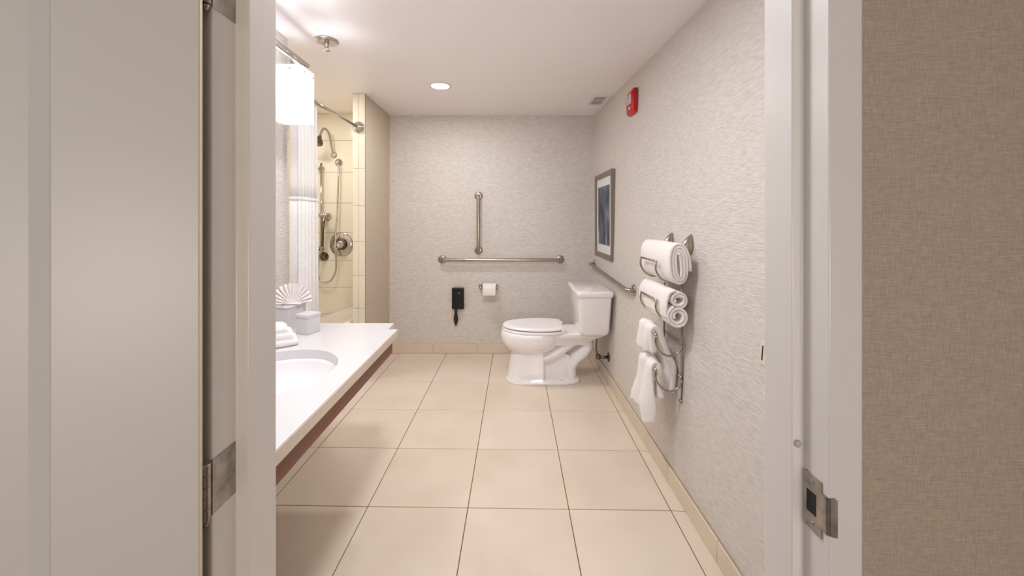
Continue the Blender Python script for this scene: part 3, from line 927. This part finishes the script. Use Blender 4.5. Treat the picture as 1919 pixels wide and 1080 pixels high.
for i_, ch in enumerate(cr_h):
    cd = None
    bm = bmesh.new()
    for y in (RY0, RY1):
        yy = y - .006
        prof = arcpts([(RX, yy, ch - .048), (RX - .022, yy, ch - .084), (RX - .060, yy, ch - .098), (RX - .100, yy, ch - .080), (RX - .124, yy, ch - .040), (RX - .122, yy, ch - .002)], 6)
        tube(bm, prof, .0048, 10)
    tube(bm, [(RX - .122, RY0 - .006, ch), (RX - .122, RY1 - .006, ch)], .0048, 10)
    link('cradle', bm, NICKEL, rk, smooth=True)
    link('cross_rail', tube(bmesh.new(), [(RX, RY0, ch - .040), (RX, RY1, ch - .040)], .0045, 10), NICKEL, rk, smooth=True)

# rolled towels ------------------------------------------------------------


def sweep_cloth(path, y0, y1, th, wob=0.004, seed=0):
    """a cloth strip (length along Y) swept along a path in the XZ plane"""
    bm = bmesh.new(); rings = []
    n = len(path)
    for i, p in enumerate(path):
        a = path[max(i - 1, 0)]; b = path[min(i + 1, n - 1)]
        t = Vector((b[0] - a[0], b[1] - a[1])).normalized(); nn = Vector((-t.y, t.x))
        e0 = y0 + wob * noise.noise(Vector((i * .11, seed, 0))); e1 = y1 + wob * noise.noise(Vector((i * .11, seed + 9, 0)))
        h = th / 2
        cs = [(e0 + .004, h), (e0, h * .55), (e0, -h * .55), (e0 + .004, -h)]
        cs += [(e0 + (e1 - e0) * q, -h) for q in (.2, .5, .8)] + [(e1 - .004, -h), (e1, -h * .55), (e1, h * .55), (e1 - .004, h)] + [(e0 + (e1 - e0) * q, h) for q in (.8, .5, .2)]
        ring = []
        for y, d in cs:
            ww = .0015 * noise.noise(Vector((i * .15, y * 12, seed)))
            ring.append((p[0] + nn.x * (d + ww), y, p[1] + nn.y * (d + ww)))
        rings.append(ring)
    return loft(bm, rings)


def oval_spiral(cx, cz, a, b, turns, pitch, a0=0.0, n=26, sq=2.3, tilt=0.0):
    out = []; N_ = int(turns * n)
    for k in range(N_ + 1):
        t = k / n; ang = a0 + 2 * PI * t
        ra, rb = a - pitch * t, b - pitch * t
        e = 2 / sq; c, s = math.cos(ang), math.sin(ang)
        x = max(ra, .002) * math.copysign(abs(c) ** e, c); z = max(rb, .004) * math.copysign(abs(s) ** e, s)
        out.append((cx + x * math.cos(tilt) - z * math.sin(tilt), cz + x * math.sin(tilt) + z * math.cos(tilt)))
    return out


t1 = empty('rolled_towel', (.758, 1.88, 1.0), 'upper rolled white bath towel in the towel rack', 'towel', 'white rolled towels on the rack')
link('roll', sweep_cloth(oval_spiral(.762, 1.100, .049, .094, 3.4, .0130, a0=-.3, tilt=.05), 1.705, 2.07, .0128, wob=.008, seed=1), TERRY, t1, smooth=True)
t2 = empty('rolled_towel', (.758, 1.88, .83), 'lower rolled white bath towel in the towel rack', 'towel', 'white rolled towels on the rack')
ta = oval_spiral(.764, .940, .040, .037, 1.9, .0128, a0=PI * 1.45, n=26, sq=2)[::-1]
tb_ = [(x, z) for x, z in oval_spiral(.759, .866, .047, .047, 2.3, .0128, a0=PI * .62, n=26, sq=2)]
link('roll', sweep_cloth(tb_, 1.712, 2.06, .0128, wob=.008, seed=4), TERRY, t2, smooth=True)
link('fold', sweep_cloth(ta, 1.716, 2.06, .0126, wob=.008, seed=5), TERRY, t2, smooth=True)
link('fold', sweep_cloth([(p.x, p.z) for p in arcpts([(.750, 0, .981), (.726, 0, .972), (.712, 0, .94), (.708, 0, .90), (.712, 0, .86)], 6)], 1.714, 2.06, .012, wob=.006, seed=8), TERRY, t2, smooth=True)

# draped towels -------------------------------------------------------------


def drape(label, barx, bary, hb, front, back, w, flare, seed, amp=.018, shift=0.0, th=.017, xf_=0.0, lean=0.0, gatherY=0.0, xb=.05):
    """cloth hung over the cradle bar: front flap towards the room, back flap towards the wall"""
    o = empty('hand_towel', (barx, bary, hb - front), label, 'towel', 'white hand towels hung on the rack')
    bm = bmesh.new(); rows = []
    nv = 40; L_ = front + back
    for j in range(nv + 1):
        s = L_ * j / nv - front      # <0 front flap, >0 back flap
        d = abs(s)
        # position in the XZ plane
        r = .016
        if d < r * PI / 2:
            a_ = s / r; x = barx + r * math.sin(a_); h = hb + r * (math.cos(a_) - .2)
        else:
            sg = 1 if s > 0 else -1
            x = barx + sg * (r + (xb if sg > 0 else xf_) * min(1, d / .2)); h = hb - r * .2 - (d - r * PI / 2)
        g = min(1, d / .22)
        ww = w * (1 + flare * g) ; row = []
        for i in range(33):
            u = i / 32 - .5
            ph = u * 2 * PI * 2.2 + seed
            f = amp * (.25 + .75 * g)
            xx = x + f * math.sin(ph + .8 * math.sin(d * 9 + seed)) * (1 if s < 0 else .5) + .022 * g * noise.noise(Vector((u * 3.2, d * 8, seed)))
            yy = bary + shift * g + u * ww + .012 * g * math.sin(ph * 1.3 + 1) + lean * u * g
            hh = h - (.02 * math.sin(u * 7 + seed) + .012 * noise.noise(Vector((u * 6, 3, seed)))) * (d / max(front, back)) + .012 * (1 - g) * (-abs(u) * 2)
            row.append((xx, yy, hh))
        rows.append(row)
    loft(bm, rows, cap=False, closed=False)
    link('cloth', bm, TERRY, o, smooth=True, solid=th, subd=1)
    return o


drape('upper hanging white hand towel, draped on the rack above the lowest one', RX - .113, 1.915, .778, .140, .345,   .155, .42, 1.3, amp=.018, shift=.03, xf_=-.004, th=.028, xb=.055)
drape('lowest white hand towel on the rack, hanging nearest the floor', RX - .113, 1.900, .612, .280, .17, .155, .60, 3.6, amp=.026, shift=.035, xf_=.004, th=.030, xb=.02)

# ---------------------------------------------------------------- ivory wall plate
yq = 1.277
sw_ = empty('wall_plate', (XR(1.2, .86), 1.22, .82), 'ivory wall plate at the edge of the door frame', 'wall plate')
bm = bmesh.new(); loft(bm, [[(XR(y, h) - d, y, h) for h in (.821, .899) for d in ((.0, .006) if h < .85 else (.006, .0))] for y in (1.16, yq)])
link('plate', bm, IVORY, sw_, bevel=.002)
bm = bmesh.new(); loft(bm, [[(XR(y, h) - d, y, h) for h in (.838, .885) for d in ((.004, .0075) if h < .85 else (.0075, .004))] for y in (1.262, 1.266)])
link('slot', bm, DARK, sw_)

# ---------------------------------------------------------------- things on the counter
def pbox(name, A, d1, l1, l2, h0, h1, m, parent=None, bevel=.002, bseg=3, inset=0.0, top=1.0):
    d1 = Vector(d1).normalized(); d2 = Vector((-d1.y, d1.x)); A = Vector(A) + (d1 + d2) * inset; l1 -= 2 * inset; l2 -= 2 * inset
    c = [A, A + d1 * l1, A + d1 * l1 + d2 * l2, A + d2 * l2]
    bm = bmesh.new(); loft(bm, [[(p.x, p.y, h) for p in c] for h in (h0, h1)])
    return link(name, bm, m, parent, bevel=bevel, bseg=bseg)


ZTT = ZT + .0004
A = (-1.105, 1.935)
tb = empty('tissue_box', (-1.14, 2.0, ZTT), 'silver white tissue box cover under the fan-folded cloth', 'tissue box')
pbox('body', A, (.22, .975), .125, .115, ZTT, ZTT + .108, CANMAT, tb, inset=.003)
pbox('top_plate', A, (.22, .975), .125, .115, ZTT + .1085, ZTT + .118, CANMAT, tb)
cnr = empty('canister', (-1.0, 1.91, ZTT), 'small square silver white canister with a lid on the counter', 'canister')
A2 = (-.968, 1.860)
pbox('body', A2, (.3, .954), .082, .082, ZTT, ZTT + .078, CANMAT, cnr, inset=.002)
pbox('lid', A2, (.3, .954), .082, .082, ZTT + .0785, ZTT + .096, CANMAT, cnr)
# fan folded washcloth
fan = empty('folded_washcloth', (-1.135, 2.0, ZTT + .12), 'white washcloth folded into a fan on the tissue box', 'washcloth')
fc = Vector((-1.125, 1.995, ZTT + .1195)); fd = Vector((.93, .36, 0)).normalized(); fn = Vector((fd.y, -fd.x, 0))
bm = bmesh.new(); rows = []
NP = 13
for ri in range(7):
    r = .008 + .097 * ri / 6; row = []
    for k in range(NP * 4 + 1):
        a_ = PI * (.02 + .96 * k / (NP * 4))
        z = (abs((k / 4) % 1 - .5) * 2 - .5) * 2
        amp = .002 + .008 * ri / 6
        rr_ = r * (1 + .03 * z * (ri / 6))
        pt = fc + fd * (rr_ * math.cos(a_) * .92) + Vector((0, 0, .004 + rr_ * math.sin(a_) * 1.0)) + fn * (z * amp + .035 * math.sin(a_) * (-ri / 6) * .3)
        row.append(pt)
    rows.append(row)
loft(bm, rows, cap=False, closed=False)
link('pleats', bm, TERRY, fan, solid=.004)
link('fold', bx(fc.x - .05, fc.x + .05, fc.y - .012, fc.y + .012, ZTT + .1195, ZTT + .129), TERRY, fan, bevel=.004, bseg=3)
# folded towel by the sink
ft = empty('folded_towel', (-1.05, 1.76, ZTT), 'folded white hand towel beside the sink', 'towel')
A3 = Vector((-.928, 1.708)); e1 = Vector((-.565, .825)); e2 = Vector((-.825, -.565))
rings = []
prof = [(.000, .012, 0), (.006, .003, 0), (.016, 0, 0), (.026, .003, .001), (.031, .010, .004), (.036, .007, .008), (.046, .006, .010), (.057, .009, .013), (.062, .016, .018), (.067, .013, .022), (.078, .014, .026), (.090, .020, .032), (.097, .034, .038)]
for h_, ins, sl in prof:
    l1, l2 = .145, .235
    a0, a1, b0, b1 = ins, l1 - ins, ins + sl * 1.1, l2 - ins
    rr_ = .014; pts = []
    for (qx, qy, an) in ((a1 - rr_, b0 + rr_, -90), (a1 - rr_, b1 - rr_, 0), (a0 + rr_, b1 - rr_, 90), (a0 + rr_, b0 + rr_, 180)):
        for k in range(6):
            a_ = math.radians(an + 18 * k); pts.append((qx + rr_ * math.cos(a_), qy + rr_ * math.sin(a_)))
    full = []
    for k in range(len(pts)):
        p0 = Vector(pts[k]); p1 = Vector(pts[(k + 1) % len(pts)]); full.append(p0)
        if k % 6 == 5:
            full += [p0.lerp(p1, q / 6) for q in range(1, 6)]
    ring = []
    for p in full:
        w_ = A3 + e1 * p.x + e2 * p.y
        nz = noise.noise(Vector((w_.x * 14, w_.y * 14, h_ * 8)))
        w_ = w_ + (e1 + e2) * nz * .005
        ring.append((max(w_.x, XL + .006), w_.y, ZTT + h_ + (.006 * noise.noise(Vector((w_.x * 11, w_.y * 11, 3))) if h_ > .02 else 0)))
    rings.append(ring)
bm = bmesh.new(); loft(bm, rings)
link('cloth', bm, TERRY, ft, smooth=True)
